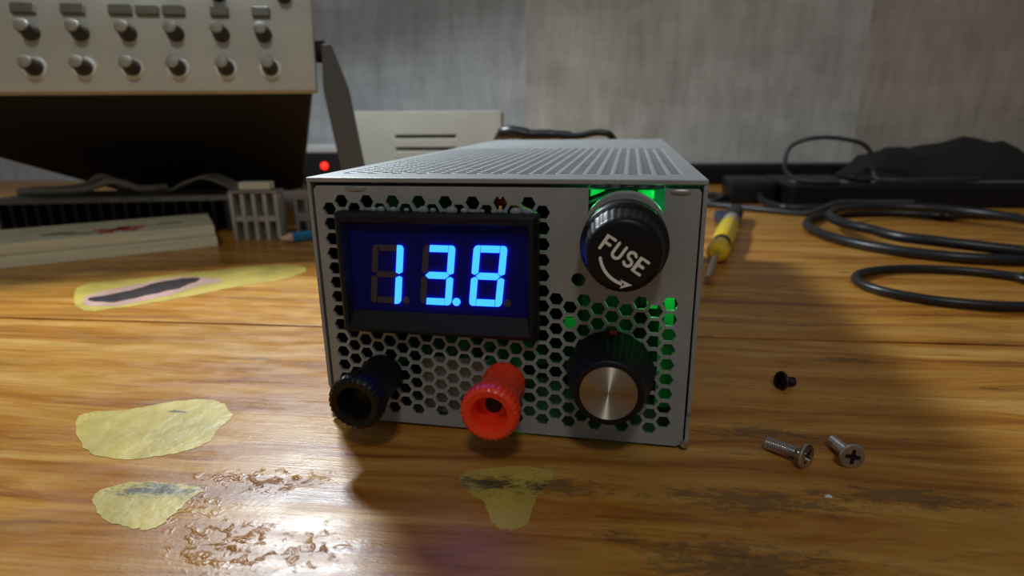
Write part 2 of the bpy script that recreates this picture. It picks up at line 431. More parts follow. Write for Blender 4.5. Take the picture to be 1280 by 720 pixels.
def ragged(pts, amp, seed):
    r = random.Random(seed); P = spline([(x, y, 0) for x, y in pts], 7, True)
    return [(p.x + r.uniform(-amp, amp), p.y + r.uniform(-amp, amp)) for p in P]
flat = lambda u, v, t: (u, v, t)
PATCH = [
    ('filler', 0.10, 0.35, [(-123.9, -1.0), (-112.5, 3.9), (-105.3, 8.2), (-95.0, 12.3), (-86, 9.8), (-82.4, 6.7), (-78.5, 2.1), (-78.2, -6.1), (-77.0, -11.0), (-80.0, -15.7), (-85.5, -18.8), (-94.9, -21.2), (-108.5, -17.1)]),
    ('filler', 0.10, 0.35, [(-89.5, -35.4), (-85.2, -30.6), (-74.7, -29.6), (-65.5, -31.3), (-66.3, -34.4), (-66.5, -40.7), (-67.9, -45.5), (-73.8, -45.1), (-82.4, -42.5)]),
    ('filler', 0.10, 0.35, [(-6.2, -19.3), (4.9, -15.2), (15.3, -16.1), (14.1, -21.4), (11.6, -27.8), (11.0, -35.0), (7.7, -38.6), (3.2, -36.4), (0.6, -30.4), (-5.1, -25.0)]),
    ('filler', 0.10, 0.8, [(-238.4, 128.8), (-222.0, 142.5), (-199.8, 157.5), (-185.7, 165.5), (-159.7, 180.3), (-135.7, 174.1), (-136.1, 152.1), (-156.0, 131.7), (-170.2, 114.4), (-188.8, 97.1), (-205.6, 92.1)]),
    ('filler_pink', 0.18, 0.8, [(-220.0, 112.9), (-212.6, 130.6), (-204.3, 143.7), (-190.7, 151.1), (-169.2, 144.7), (-175.1, 133.0), (-177.2, 121.4), (-183.9, 110.2), (-192.1, 99.5), (-206.7, 98.4)]),
    ('knot', 0.26, 0.9, [(-215.7, 107.9), (-204.9, 122.9), (-200.9, 139.1), (-190.8, 147.8), (-182.1, 145.1), (-182.9, 128.8), (-190.6, 115.2), (-198.8, 104.2)]),
]
for i, (m, h, amp, pts) in enumerate(PATCH):
    bench_build(MB().prism(ragged(pts, amp, i + 3), flat, -0.3, h), 'knot' if m == 'knot' else 'filler_patch', m)
# pale paint fleck on the bench
# ------------------------------------------------------------------ the power supply
W2, H, L = 49.0, 68.4, 226.0
psu = thing('power_supply', 'grey perforated metal bench power supply with a lit blue voltmeter', 'power supply')
front_fn = lambda u, v, t: (u, t, v)
HX = 3.2 / math.sqrt(3)                                    # hole corner radius, 3.2 mm across the flats
def hexa(x, z, r=HX): return [(x + r * math.cos(R(60 * i)), z + r * math.sin(R(60 * i))) for i in range(6)]
FX, FZ = 49, 55.0                                           # placeholder, fuse axis below
FX = 31.0
holes = []
for i in range(26):
    x = -43.6 + 3.44 * i
    for k in range(15):
        z = (62.4 if i % 2 else 60.4) - 3.93 * k
        if i >= 17 and k < 6: continue
        if i < 16 and -37 < x < 7 and 32 < z < 57: continue   # the meter's cut-out, below
        if (x - 28.8) ** 2 + (z - 20.8) ** 2 < 5.5 ** 2: continue
        if (x + 32.2) ** 2 + (z - 15.5) ** 2 < 4.6 ** 2 or (x - 1.5) ** 2 + (z - 15.6) ** 2 < 4.6 ** 2: continue
        holes.append(hexa(x, z))
holes.append([(-36.5, 33.5), (6.5, 33.5), (6.5, 55.5), (-36.5, 55.5)])
holes.append(circ(20.3, 44.0, 1.75, 20))
outline = [(-45.6, 1.0), (46.0, 1.0), (47.5, 2.0), (47.7, 65.4), (47.1, 66.3), (39.8, 66.3), (39.6, 65.9)]
outline += [(FX + 8.7 * math.cos(a), FZ + 8.7 * math.sin(a)) for a in [-math.pi * i / 20 for i in range(21)]]
outline += [(22.3, 65.9), (22.0, 66.3), (-46.6, 66.3), (-47.4, 65.4), (-47.4, 2.8), (-46.9, 1.5)]
fp = MB().plate(outline, holes, front_fn, 0.0, 0.9).build('front_panel', 'case', psu)
# top flange folded back from the panel, in two lengths either side of the notch
for a, b in ((-46.6, 22.0), (39.8, 46.6)): MB().box(a, b, 0.95, 7.6, 65.3, 66.3).build('panel_flange', 'case', fp)
# cover: top sheet and the two sides
th = []
for j in range(54):
    for i in range(26):
        x = -43.0 + 3.44 * i; y = 12.0 + 3.93 * j + (1.965 if i % 2 else 0)
        if y > 128: continue
        th.append(hexa(x, y, 1.62))
tc = MB().plate([(-W2, -0.6), (W2, -0.6), (W2, L), (-W2, L)], th, lambda u, v, t: (u, v, t), H - 1.2, H).build('top_cover', 'case', psu, bevel=0.25)
side_prof = lambda: [(-0.2, 0.6), (-0.2, 1.6), (0.6, 5), (0.6, 9), (-0.4, 11), (-0.4, H - 1.25), (L, H - 1.25), (L, 0.6)]
for sx in (-1, 1):
    MB().prism(side_prof(), lambda u, v, t: (t, u, v), sx * (W2 - 1.0), sx * W2).build('side_cover', 'case', psu, bevel=0.2)
MB().box(-45.5, 45.5, 8, L - 2, 65.0, 65.4).build('light_block_sheet', 'charcoal', psu)  # unseen dark sheet added to keep lamp light out of the case
MB().box(-46.3, 46.3, 3.0, L - 1, 0.0, 1.0).build('base_tray', 'case_in', psu)
MB().box(-47.3, 47.3, L - 1, L, 1.05, H - 1.3).build('rear_panel', 'case', psu)
for x, w in ((-36, 3.0), (43.2, 2.4)):                     # bright worn dimples where the cover is staked to the panel
    MB(lambda v, x=x, w=w: Vector((x + v.x * w, v.y, 65.5 + v.z * 0.7))).lathe([(1, 0.05), (0.95, -0.12), (0.6, -0.3), (0.1, -0.36)], (0, 0, 0), 'Y', 24).build('tab_dimple', 'aluminium', psu, smooth=True)
# corner rivet at the lower right of the case
MB().lathe([(0.9, -0.5), (1.1, -0.2), (1.1, 0.6)], (47.9, -0.2, 1.9), 'Y', 20).build('corner_rivet', 'steel', psu, smooth=True)

# --- voltmeter
MX0, MX1, MZ0, MZ1, MY = -40.3, 10.9, 29.0, 60.2, -5.0
vm = MB()
wx0, wx1, wz0, wz1 = -37.6, 8.2, 34.6, 57.2                # window
lx0, lx1, lz0, lz1 = -38.6, 9.0, 30.2, 58.0                # outer edge of the sloping bezel
def ring(a, b, ya, yb):
    (ax0, ax1, az0, az1), (bx0, bx1, bz0, bz1) = a, b
    v = [(ax0, ya, az0), (ax1, ya, az0), (ax1, ya, az1), (ax0, ya, az1), (bx0, yb, bz0), (bx1, yb, bz0), (bx1, yb, bz1), (bx0, yb, bz1)]
    return v, [(i, (i + 1) % 4, 4 + (i + 1) % 4, 4 + i) for i in range(4)]
o_ = (MX0, MX1, MZ0, MZ1); e_ = (MX0 + .8, MX1 - .8, MZ0 + .8, MZ1 - .8); l_ = (lx0, lx1, lz0, lz1); w_ = (wx0, wx1, wz0, wz1)
back = (-36.2, 6.2, 33.8, 55.2)
for a, b, ya, yb in ((back, back, 14, -0.1), (back, o_, -0.05, -0.05), (o_, o_, -0.05, MY + 0.8), (o_, e_, MY + 0.8, MY), (e_, l_, MY, MY), (l_, w_, MY, MY + 1.9), (w_, w_, MY + 1.9, MY + 2.6)):
    vm.add(*ring(a, b, ya, yb))
vm.add([(back[0], 14, back[2]), (back[1], 14, back[2]), (back[1], 14, back[3]), (back[0], 14, back[3])], [(0, 1, 2, 3)])
vmo = vm.build('voltmeter', 'bezel', psu)
MB().box(wx0, wx1, MY + 2.2, MY + 3.2, wz0, wz1).build('display_window', 'lens', vmo)
DY = MY + 2.15
DW, DH, TH, SL = 8.3, 15.3, 1.62, 0.115
SEG = {}
def seg_poly(k):
    t = TH; h = DH; w = DW; g = 0.22; m = h / 2
    if k == 'a': return [(t + g, h), (w - t - g, h), (w - t - g, h - t), (t + g, h - t)]
    if k == 'd': return [(t + g, 0), (w - t - g, 0), (w - t - g, t), (t + g, t)]
    if k == 'g': return [(t * .55 + g, m), (t * 1.1 + g, m + t / 2), (w - t * 1.1 - g, m + t / 2), (w - t * .55 - g, m), (w - t * 1.1 - g, m - t / 2), (t * 1.1 + g, m - t / 2)]
    up = [(0, m + .75), (t * .5, m + g + .1), (t, m + .75), (t, h), (.8, h), (.3, h - .25), (0, h - .9)]
    if k == 'f': return up
    if k == 'b': return [(w - x, y) for x, y in up]
    lo = [(x, h - y) for x, y in up]
    return lo if k == 'e' else [(w - x, y) for x, y in lo]
D0 = [(-33.0, 36.75), (-19.6, 37.0), (-6.6, 37.25)]
for (x0, z0), lit in zip(D0, ('bc', 'abgcd', 'abcdefg')):
    for k in 'abcdefg':
        on = k in lit
        poly = [(x0 + u + SL * v, z0 + v) for u, v in seg_poly(k)]
        MB().prism(poly, front_fn, DY - (0.45 if on else 0.02), DY + 0.04).build('lit_segment' if on else 'unlit_segment', 'seg_on' if on else 'seg_off', vmo)
    on = x0 == D0[1][0]
    MB().prism(circ(x0 + 9.75, z0 + 0.95, 0.98, 20), front_fn, DY - (0.45 if on else 0.02), DY + 0.04).build('decimal_point', 'seg_on' if on else 'seg_off', vmo)
# hot glue squeezed out along the top of the bezel and at its right end
gl = MB()
for i in range(15):
    x = -38 + 47 * i / 14 + rnd.uniform(-1.4, 1.4); r = rnd.uniform(0.5, 1.3)
    gl.lathe([(0.05, -1), (0.55, -.83), (0.87, -.5), (1, 0), (0.87, .5), (0.55, .83), (0.05, 1)], (0, 0, 0), 'Z', 12)
    n = 7 * 12
    for q in range(len(gl.v) - n, len(gl.v)):
        v = gl.v[q]; gl.v[q] = (x + v[0] * r * 1.25, -0.9 + v[1] * r * 0.8, 60.6 + v[2] * r * 0.9)
g_o = gl.build('hot_glue', 'glue', psu, smooth=True); g_o['kind'] = 'stuff'

# --- fuse holder
fz = FZ - 0.5
fh = MB().lathe([(6.9, -3.0), (6.9, 1), (8.0, 1.2), (8.0, 16), (6.0, 16.5), (6.0, 30)], (FX, 0, fz), 'Y', 48).build('fuse_holder', 'black_plastic', psu, smooth=True)
MB().lathe([(9.3, -2.7), (9.6, -2.4), (9.6, -0.1), (7.0, -0.1), (7.0, -2.7), (9.3, -2.7)], (FX, 0, 56.3), 'Y', 64, cap=False).build('washer', 'case', fh, smooth=True)
cap_p = [(9.5, -2.9), (9.85, -3.3), (9.85, -8.3), (9.6, -9.0), (9.0, -9.4), (8.75, -9.8), (8.2, -16.4), (7.9, -17.3), (7.2, -17.9), (6.6, -18.0)]
fc = MB().lathe(cap_p, (FX, 0, fz), 'Y', 144, lambda i, k: (1.0 + (0.008 if (i // 2) % 2 else -0.008)) if k in (5, 6) else 1.0).build('fuse_cap', 'black_gloss', fh, smooth=True)
# moulded lettering: FUSE and the turn arrow
FYF = -18.0
def stroke(mb, pts, w, y0=FYF + 0.05, y1=FYF - 0.28):
    """a rounded ribbon along 2-D points on the cap face"""
    P = [Vector((p[0], p[1], 0)) for p in pts]; Lf = []; Rt = []
    for i, p in enumerate(P):
        t = (P[min(i + 1, len(P) - 1)] - P[max(i - 1, 0)]).normalized(); nrm = Vector((-t.y, t.x, 0))
        d1 = (P[i] - P[i - 1]).normalized() if i else t; d2 = (P[i + 1] - P[i]).normalized() if i < len(P) - 1 else t
        k = 1 / max(0.5, math.sqrt(max(0.05, (1 + d1.dot(d2)) / 2)))
        Lf.append(p + nrm * w / 2 * k); Rt.append(p - nrm * w / 2 * k)
    def endcap(p, t): return [p + Vector((math.cos(a) * t.x - math.sin(a) * t.y, math.sin(a) * t.x + math.cos(a) * t.y, 0)) * w / 2 for a in (R(-60), R(-30), 0, R(30), R(60))]
    te = (P[-1] - P[-2]).normalized(); ts = (P[0] - P[1]).normalized()
    n = len(P); vs = []
    top = [(v.x, y1, v.y) for v in Lf + Rt]; bot = [(v.x, y0, v.y) for v in Lf + Rt]; vs = top + bot; o = 2 * n
    fs = []
    for i in range(n - 1):
        fs += [(i, i + 1, n + i + 1, n + i), (o + i, o + n + i, o + n + i + 1, o + i + 1), (i, o + i, o + i + 1, i + 1), (n + i, n + i + 1, o + n + i + 1, o + n + i)]
    mb.add(vs, fs)
    for p, t in ((P[0], ts), (P[-1], te)):
        nrm = Vector((-t.y, t.x, 0)); loop = [p - nrm * w / 2] + endcap(p, t) + [p + nrm * w / 2]
        k = len(loop); mb.add([(v.x, y1, v.y) for v in loop] + [(v.x, y0, v.y) for v in loop], [tuple(range(k))] + [(i, i + 1, k + i + 1, k + i) for i in range(k - 1)])
    return mb
arc = lambda cx, cy, r, a0, a1, n=10: [(cx + r * math.cos(R(a0 + (a1 - a0) * i / n)), cy + r * math.sin(R(a0 + (a1 - a0) * i / n))) for i in range(n + 1)]
LET = {'F': [[(0, 0), (0, 3.2), (1.7, 3.2)], [(0, 1.7), (1.4, 1.7)]],
       'U': [[(0, 3.2), (0, 0.9)] + arc(.85, .85, .85, 180, 360, 8) + [(1.7, 3.2)]],
       'S': [arc(.9, 2.4, .8, 30, 250, 10) + arc(.9, .8, .8, 80, -150, 10)],
       'E': [[(1.7, 3.2), (0, 3.2), (0, 0), (1.7, 0)], [(0, 1.65), (1.4, 1.65)]]}
ang = R(-33.5); ca, sa = math.cos(ang), math.sin(ang)
def onface(u, v): return (FX + u * ca - v * sa, fz + u * sa + v * ca)
for ch, u0 in zip('FUSE', (-5.0, -2.25, 0.55, 3.25)):
    mb = MB()
    for q_, ln in enumerate(LET[ch]): stroke(mb, [onface(u0 + a * 1.02, -1.35 + b * 0.98) for a, b in ln], 0.60, FYF + 0.05, FYF - 0.28 - 0.03 * q_)
    mb.build('letter', 'white_ink', fh)
mb = MB(); ap = [(FX + r_[0], fz + r_[1]) for r_ in arc(1.9, 0.4, 6.7, 188, 254, 16)]
stroke(mb, ap, 0.62)
tx, tz = ap[-1]
mb.prism([(tx + 1.9, tz - 0.15), (tx - 0.5, tz + 1.0), (tx - 0.1, tz + .1), (tx - 0.5, tz - 0.9)], front_fn, FYF + 0.05, FYF - 0.28)
mb.build('turn_arrow', 'white_ink', fh)

# --- control knob
KX, KZ = 28.8, 20.8
rib = lambda i, k: (1.0 + (0.016 if (i // 2) % 2 else -0.02)) if k in (2, 3, 4) else 1.0
kb = MB().lathe([(10.2, -0.5), (10.8, -0.9), (10.75, -1.6), (9.9, -6.0), (8.55, -11.4), (8.4, -12.2), (8.1, -13.2), (7.5, -13.6), (6.75, -13.6), (6.75, -13.2), (2, -13.2)], (KX, 0, KZ), 'Y', 160, rib).build('control_knob', 'black_plastic', psu, smooth=True)
kf = MB().lathe([(6.7, 0.2), (6.7, -0.12), (6.5, -0.2)], (0, 0, 0), 'Y', 96).build('knob_face', 'brushed', kb)
kf.location = Vector((KX, -13.3, KZ)) * S
MB().lathe([(0.85, 0.6), (0.95, 0), (0.7, -.5), (0.1, -.62)], (0, 0, 0), 'Z', 16).build('pointer_mark', 'red_mark', kb, smooth=True).location = Vector((KX + 0.3, -1.9, KZ + 10.5)) * S
MB().lathe([(3.5, 1.2), (3.5, 14)], (KX, 0, KZ), 'Y', 24).build('potentiometer', 'case_in', psu, smooth=True)

# --- binding posts
def post(x, z, m, hexr):
    n = 120
    rb = lambda i, k: (1.0 + (0.017 if (i // 2) % 2 else -0.017)) if k in (6, 7, 8) else 1.0
    prof = [(4.4, 0.6), (5.5, -0.1), (5.7, -0.5), (5.7, -2.4), (5.35, -3.4), (5.7, -10.0), (6.9, -14.6), (7.15, -17.2), (6.75, -18.3), (6.0, -18.8), (4.5, -18.5), (3.8, -17.2), (3.5, -13), (1.0, -12.9)]
    o = MB().lathe(prof, (x, 0, z), 'Y', n, rb).build('binding_post', m, psu, smooth=True)
    MB().lathe([(2.1, -12.8), (2.1, -13.25), (1.2, -13.25)], (x, 0, z), 'Y', 32).build('socket', 'hole_black', o, smooth=True)
    MB().lathe([(3.0, 0.9), (3.0, 14)], (x, 0, z), 'Y', 24).build('stud', 'case_in', o, smooth=True)
    return o
post(1.5, 15.6, 'red_plastic', 1)['label'] = 'red knurled binding post with a socket'
post(-32.2, 15.5, 'black_plastic', 1)['label'] = 'black knurled binding post with a socket'

# --- what shows through the perforations
pcb = MB().box(-44, 44, 30, 200, 8, 9.6).build('circuit_board', 'pcb', psu)
MB().box(17, 46, 40, 41.5, 10, 64).build('daughter_board', 'pcb', psu)
MB().box(41.6, 44.2, 9, 22, 29.5, 62).box(37.2, 40.2, 12, 22, 33.5, 38.5).build('terminal_block', 'green_plastic', psu, bevel=0.3)
MB().box(41.0, 46.4, 17, 18, 3, 28).build('insulator', 'green_plastic', psu)
MB().box(15.3, 18.8, 14, 17, 25.8, 29.4).build('terminal_block', 'green_plastic', psu, bevel=0.3)
MB().box(21.5, 26.5, 18, 28, 61.6, 64.8).box(27.4, 30.4, 20, 28, 61.6, 64.8).box(33.6, 38.0, 17, 26, 61.6, 64.8).build('terminal_block', 'green_plastic', psu, bevel=0.4)
MB().box(18.5, 36.0, 26, 38, 9.7, 45, 1).build('relay', 'ferrite', psu)
MB().lathe([(8, 0), (8, 30), (7.5, 30.5)], (-30, 50, 9.6), 'Z', 28).build('capacitor', 'cap_sleeve', psu, smooth=True)
MB().lathe([(8, 0), (8, 30), (7.5, 30.5)], (-10, 52, 9.6), 'Z', 28).build('capacitor', 'cap_sleeve', psu, smooth=True)
MB().box(-24, -4, 6, 20, 1.2, 19, 1).build('choke', 'aluminium', psu)
MB().box(-20, 20, 80, 120, 9.7, 45, 1).build('transformer', 'ferrite', psu)
MB().tube(spline([(20, 17, 60), (25, 16.5, 62), (29, 16.5, 64), (33.0, 16.5, 62.5)]), 1.4).build('lead', 'black_plastic', psu, smooth=True)
MB().tube(spline([(-6, 12, 60), (1, 8, 61.5), (8, 12, 58)]), 0.9).build('lead', 'red_plastic', psu, smooth=True)
for rx in (46.65, -47.65): MB().box(rx, rx + 1.0, 1.0, 40, 1.2, 65.8).build('light_baffle', 'baffle', fp)  # dark strips added to stop green light leaking through the side gaps
# two green indicator lamps inside the case, behind the solid part of the panel
for lx, ly, lz, pw in ((40.0, 5.5, 46.5, 0.0140), (20.0, 6.0, 61.0, 0.0035), (42.2, 6.0, 60.0, 0.0035)):
    MB().lathe([(0.3, 1.4), (0.8, 1.2), (1.2, .6), (1.2, -2)], (lx, ly, lz), 'Z', 16).build('indicator_led', 'led', psu, smooth=True)
    d = bpy.data.lights.new('led_light', 'POINT'); d.energy = pw; d.color = (0.04, 1.0, 0.25); d.shadow_soft_size = 0.0015
    lo = bpy.data.objects.new('led_light', d); col.objects.link(lo); lo.location = Vector((lx, ly, lz + 2.6)) * S

# ------------------------------------------------------------------ loose screws
def screw(tip, head, label, m, hr=3.0, sr=1.45, group='loose screws'):
    """a machine screw lying on the bench from tip to head (points on its axis)"""
    t, h = Vector(tip), Vector(head); d = (h - t).normalized(); Ls = (h - t).length
    q = Vector((0, 0, 1)).rotation_difference(d)
    xf = lambda v: t + q @ v
    base = ((t.x + h.x) / 2, (t.y + h.y) / 2, 0)
    e = thing('machine_screw', label, 'screw', base, group)
    prof = [(0.5, 0), (sr * .8, 0.25)]
    z = 0.4
    while z < Ls - 2.6: prof += [(sr, z), (sr * .8, z + .3)]; z += 0.6
    prof += [(sr, Ls - 2.3), (sr, Ls - 1.7)]
    MB(xf).lathe(prof, (0, 0, 0), 'Z', 24).build('shank', m, e, smooth=True)
    # head with a cross recess: radial rings, the cross sunk
    n = 48; R0 = hr; vs = []; fs = []
    prof = [(sr, Ls - 1.9), (R0 * .97, Ls - 0.55), (R0, Ls - 0.3), (R0 * .9, Ls + 0.05)]
    mb = MB(xf).lathe(prof, (0, 0, 0), 'Z', n, cap=False)
    cr, cw = R0 * .60, R0 * .14
    cross = [(cw, cr), (-cw, cr), (-cw * 1.3, cw * 1.3), (-cr, cw), (-cr, -cw), (-cw * 1.3, -cw * 1.3), (-cw, -cr), (cw, -cr), (cw * 1.3, -cw * 1.3), (cr, -cw), (cr, cw), (cw * 1.3, cw * 1.3)]
    mb.plate(circ(0, 0, R0 * .9, n), [cross], lambda u, v, t_: (u, v, t_), Ls + 0.06, Ls - 0.9)
    mb.build('head', m, e, smooth=False)
    MB(xf).prism([(x * .98, y * .98) for x, y in cross], lambda u, v, t_: (u, v, t_), Ls - 0.7, Ls - 0.95).build('cross_recess', 'dark_steel', e)
    return e
screw((84.6, 44.0, 1.5), (79.9, 41.6, 2.6), 'short black machine screw with a wide head beside the grey case', 'dark_steel', 3.1, 1.5)
screw((68.6, 4.6, 1.5), (76.4, -2.6, 2.7), 'long steel machine screw lying with its dark threads towards the grey case', 'steel', 3.3, 1.75)
screw((85.3, 8.6, 1.5), (86.9, -1.2, 2.9), 'bright steel machine screw with its cross recess facing up front', 'steel', 3.1, 1.5)
tag(MB().add([(77.2, -14.6, 0.02), (78.8, -14.8, 0.02), (79.0, -13.8, 0.02), (77.6, -13.4, 0.02), (78.1, -14.2, 0.5)], [(0, 1, 4), (1, 2, 4), (2, 3, 4), (3, 0, 4), (3, 2, 1, 0)]).build('paint_chip', 'white_plastic', base=None), 'tiny white paint chip on the bench below the screws', 'paint chip')

# ------------------------------------------------------------------ oscilloscope (tilted on its bail)
psi, tau = R(22), R(18)
O = Vector((-156.7, 210, 98.8)); ex = Vector((math.cos(psi), math.sin(psi), 0)); bk = Vector((-math.sin(psi), math.cos(psi), 0)); ez = Vector((0, 0, 1))
upv = math.cos(tau) * ez + math.sin(tau) * bk; bak = math.cos(tau) * bk - math.sin(tau) * ez
SP = lambda v: O + ex * v[0] + bak * v[1] + upv * v[2]      # u right, depth, v up along the panel
scope = thing('oscilloscope', 'beige oscilloscope with rows of knobs, tilted up on grey folding legs', 'oscilloscope', (-290, 330, 0))
PWd, PHt, DEP = 285, 100, 312
MB(SP).box(-PWd, 0, 0, 7, 0, PHt, 1.6).build('front_panel', 'beige', scope, smooth=True)
bd = MB(SP).add([(-PWd + 3, 7, 2), (-3, 7, 2), (-3, 7, PHt - 2), (-PWd + 3, 7, PHt - 2), (-PWd + 60, DEP, 4), (-58, DEP, 4), (-58, DEP, PHt - 4), (-PWd + 60, DEP, PHt - 4)],
           [(0, 1, 2, 3), (4, 5, 6, 7), (0, 1, 5, 4), (1, 2, 6, 5), (2, 3, 7, 6), (3, 0, 4, 7)])
bd.build('body', 'charcoal', scope, bevel=2)
for u in [-91.3 - 14.2, -91.3, -77.2, -52.3, -29.1, -130, -155]:
    w = 6.0 if u < -70 else 5.0
    MB(SP).box(u - w, u + w, -3.0, 0.3, 44.0 - 0.0 * u, 49.6, 0.5).build('push_button', 'grey_button', scope)
knobs = [(-52.6, 57.5, 'b'), (-15.5, 57.5, 'b')]
for u in (-152, -127, -102.3, -77.0, -52.1, -28.4): knobs.append((u, 33.6, 'g'))
for u in (-151, -126, -101.0, -76.8, -50.6, -25.8): knobs.append((u, 13.4, 's'))
for u in (-77, -102, -127, -152): knobs.append((u, 62, 'g'))
def scope_knob(u, v, kind):
    mm = {'g': ('knob_brown', 'knob_grey'), 's': ('knob_brown', 'knob_grey'), 'b': ('knob_brown', 'knob_brown')}[kind]
    dn = (0.9, -1.5)
    c = (u, 0, v)
    prof = [(4.6, 0.3), (4.6, -2.0), (4.0, -3), (3.8, -9.5), (3.4, -10)]
    kn = MB(SP).lathe(prof, c, 'Y', 28).build('knob', mm[0], scope, smooth=True)
    MB(SP).lathe([(3.5, -9.9), (3.3, -10.6), (2.6, -10.9)], c, 'Y', 24).build('knob_cap', mm[1], kn, smooth=True)
    if kind == 's': MB(SP).lathe([(6.2, 0.2), (6.2, -0.5), (5.9, -0.8), (4.5, -0.8)], c, 'Y', 28).build('knob_skirt', 'pale_ring', kn, smooth=True)
for k in knobs: scope_knob(*k)
# screen at the far end of the panel
MB(SP).box(-275, -178, -2.5, 0.4, 12, 90, 1.5).build('screen_bezel', 'charcoal', scope)
MB(SP).box(-268, -185, -3.0, -2.4, 18, 84).build('screen', 'screen_glass', scope)
# bail: pivot, the leg in view, the cross bar and the far leg
leg_r = [(-155.5, 222, 126), (-151.5, 223, 96), (-146.5, 224, 56), (-139.5, 225, 3.0)]
w0 = ex * -1
def strap(path, w, t, mb):
    P = spline(path, 6)
    vs = []; fs = []
    for p in P:
        ww = w * min(1.0, 0.35 + (126 - p.z) / 40)
        for a, b in ((-1, -1), (1, -1), (1, 1), (-1, 1)): vs.append(p + ex * (a * ww) + bk * (b * t))
    for i in range(len(P) - 1):
        for k in range(4): fs.append((4 * i + k, 4 * i + (k + 1) % 4, 4 * i + 4 + (k + 1) % 4, 4 * i + 4 + k))
    fs += [(0, 1, 2, 3), tuple(4 * (len(P) - 1) + k for k in range(4))]
    return mb.add(vs, fs)
lg = strap([Vector(p) + ex * 1.5 for p in leg_r], 7.6, 4.0, MB()).build('support_leg', 'bail', scope, bevel=1.0)
far_off = ex * -(PWd + 13.5)
strap([Vector(p) + far_off for p in leg_r], 5.6, 4.0, MB()).build('support_leg', 'bail', scope, bevel=1.0)
MB(SP).lathe([(6, -1), (6.5, 0), (6.5, 5), (5.5, 6)], (0, 10, 28), 'X', 24).build('leg_pivot', 'charcoal', scope, smooth=True)
MB(SP).lathe([(6, 1), (6.5, 0), (6.5, -5), (5.5, -6)], (-PWd, 10, 28), 'X', 24).build('leg_pivot', 'charcoal', scope, smooth=True)

# ------------------------------------------------------------------ things on the back left of the bench
# beige boxed unit with two vent slots
bx = thing('beige_enclosure', 'plain beige plastic enclosure with two dark vent slots behind the power supply', 'enclosure', (-168, 460, 0))
slots = [[(-196.5, z), (-134.5, z), (-134.5, z + 3.2), (-196.5, z + 3.2)] for z in (62.2, 50.4, 38.6)]
MB().plate([(-248, 0.5), (-89.5, 0.5), (-89.5, 85.5), (-91, 87), (-246.5, 88.5), (-248, 87)], slots, front_fn, 430, 433).build('front_shell', 'beige_box', bx, bevel=0.8)
MB().box(-247.5, -92, 433.2, 452, 0, 86.0, 1.2).build('rear_shell', 'beige_box', bx)
for z in (62.2, 50.4, 38.6): MB().box(-196.3, -134.7, 432.2, 433.1, z + .1, z + 3.1).build('vent_slot', 'slot', bx)

# white-topped mains switch box with a red lamp
ps = thing('mains_switch_box', 'black mains switch box with white top and a glowing red lamp', 'switch box', (-352, 590, 0))
MB().box(-385, -318, 572, 610, 0, 40, 1.5).build('housing', 'charcoal', ps)
MB().box(-386, -317, 571, 611, 40.1, 50, 2).build('lid', 'white_plastic', ps)
MB().lathe([(4.6, 0.2), (4.6, -1.5), (3.6, -3), (1.5, -3.8)], (-351, 572, 24), 'Y', 24).build('lamp_lens', 'red_lamp', ps, smooth=True)

# notepads: front edge runs from (-320,142) to (-240,210)
nd = Vector((0.757, 0.653, 0)); nb = Vector((-0.653, 0.757, 0)); n0 = Vector((-240.5, 210, 0))
NP = lambda v: n0 + nd * v[0] + nb * v[1] + Vector((0, 0, v[2]))
for k, (z0, z1, sh, lab) in enumerate(((0, 7.6, 0, 'cream paper pad lying on the bench under another pad'), (7.8, 14.6, 0.6, 'cream paper pad with a red flower print, on top of another pad'))):
    t = thing('notepad', lab, 'notepad', tuple(NP((-70, 30, z0))), 'paper pads')
    MB(NP).box(-150 + sh, -sh, sh, 62, z0, z1 - .5, 0.5).build('pages', 'paper_edge', t)
    cv = MB(NP).box(-150 + sh, -sh - .2, sh + .2, 62, z1 - .45, z1, 0).build('cover', 'paper', t)
    if k == 1:
        M['flower'] = mat('red_print', (0.48, 0.05, 0.035), 0.7, 0, 0.3, 200); M['leafp'] = mat('olive_print', (0.20, 0.20, 0.10), 0.7, 0, 0.3, 200)
        for (u, v, r, a) in ((-62, 12, 5, 0), (-56, 19, 6, 1), (-48, 13, 5, 2), (-53, 25, 5, 3), (-44, 24, 4, 1), (-66, 22, 4, 2)):
            MB(NP).prism([(u + r * (1 + .25 * math.sin(5 * w + a)) * math.cos(w), v + r * (1 + .25 * math.sin(5 * w + a)) * math.sin(w)) for w in [2 * math.pi * i / 24 for i in range(24)]], flat, z1, z1 + 0.08).build('printed_flower', 'flower', cv)
        for (u, v, r, q) in ((-76, 14, 9, 3), (-88, 22, 10, 4), (-26, 26, 9, 3)):
            MB(NP).prism([(u + r * math.cos(w), v + q * math.sin(w)) for w in [2 * math.pi * i / 16 for i in range(16)]], flat, z1, z1 + 0.08).build('printed_leaf', 'leafp', cv)

# long dark heatsink behind the pads
hd = Vector((0.968, 0.25, 0)); hb = Vector((-0.25, 0.968, 0)); h0 = Vector((-268, 262, 0))
HP = lambda v: h0 + hd * v[0] + hb * v[1] + Vector((0, 0, v[2]))
hs = thing('long_heatsink', 'long dark finned heatsink with a lighter grey top behind the pads', 'heatsink', tuple(HP((-60, 25, 0))))
MB(HP).box(-170, 0, 0, 45, 23.5, 28, 0.6).build('top_plate', 'fin_top', hs)
MB(HP).box(-170, 0, 38, 45, 0, 23.4).build('back_plate', 'fin_dark', hs)
for i in range(19): MB(HP).box(-169 + i * 9.2, -166.6 + i * 9.2, 1.5, 37.8, 0, 23.4).build('fin', 'fin_dark', hs)

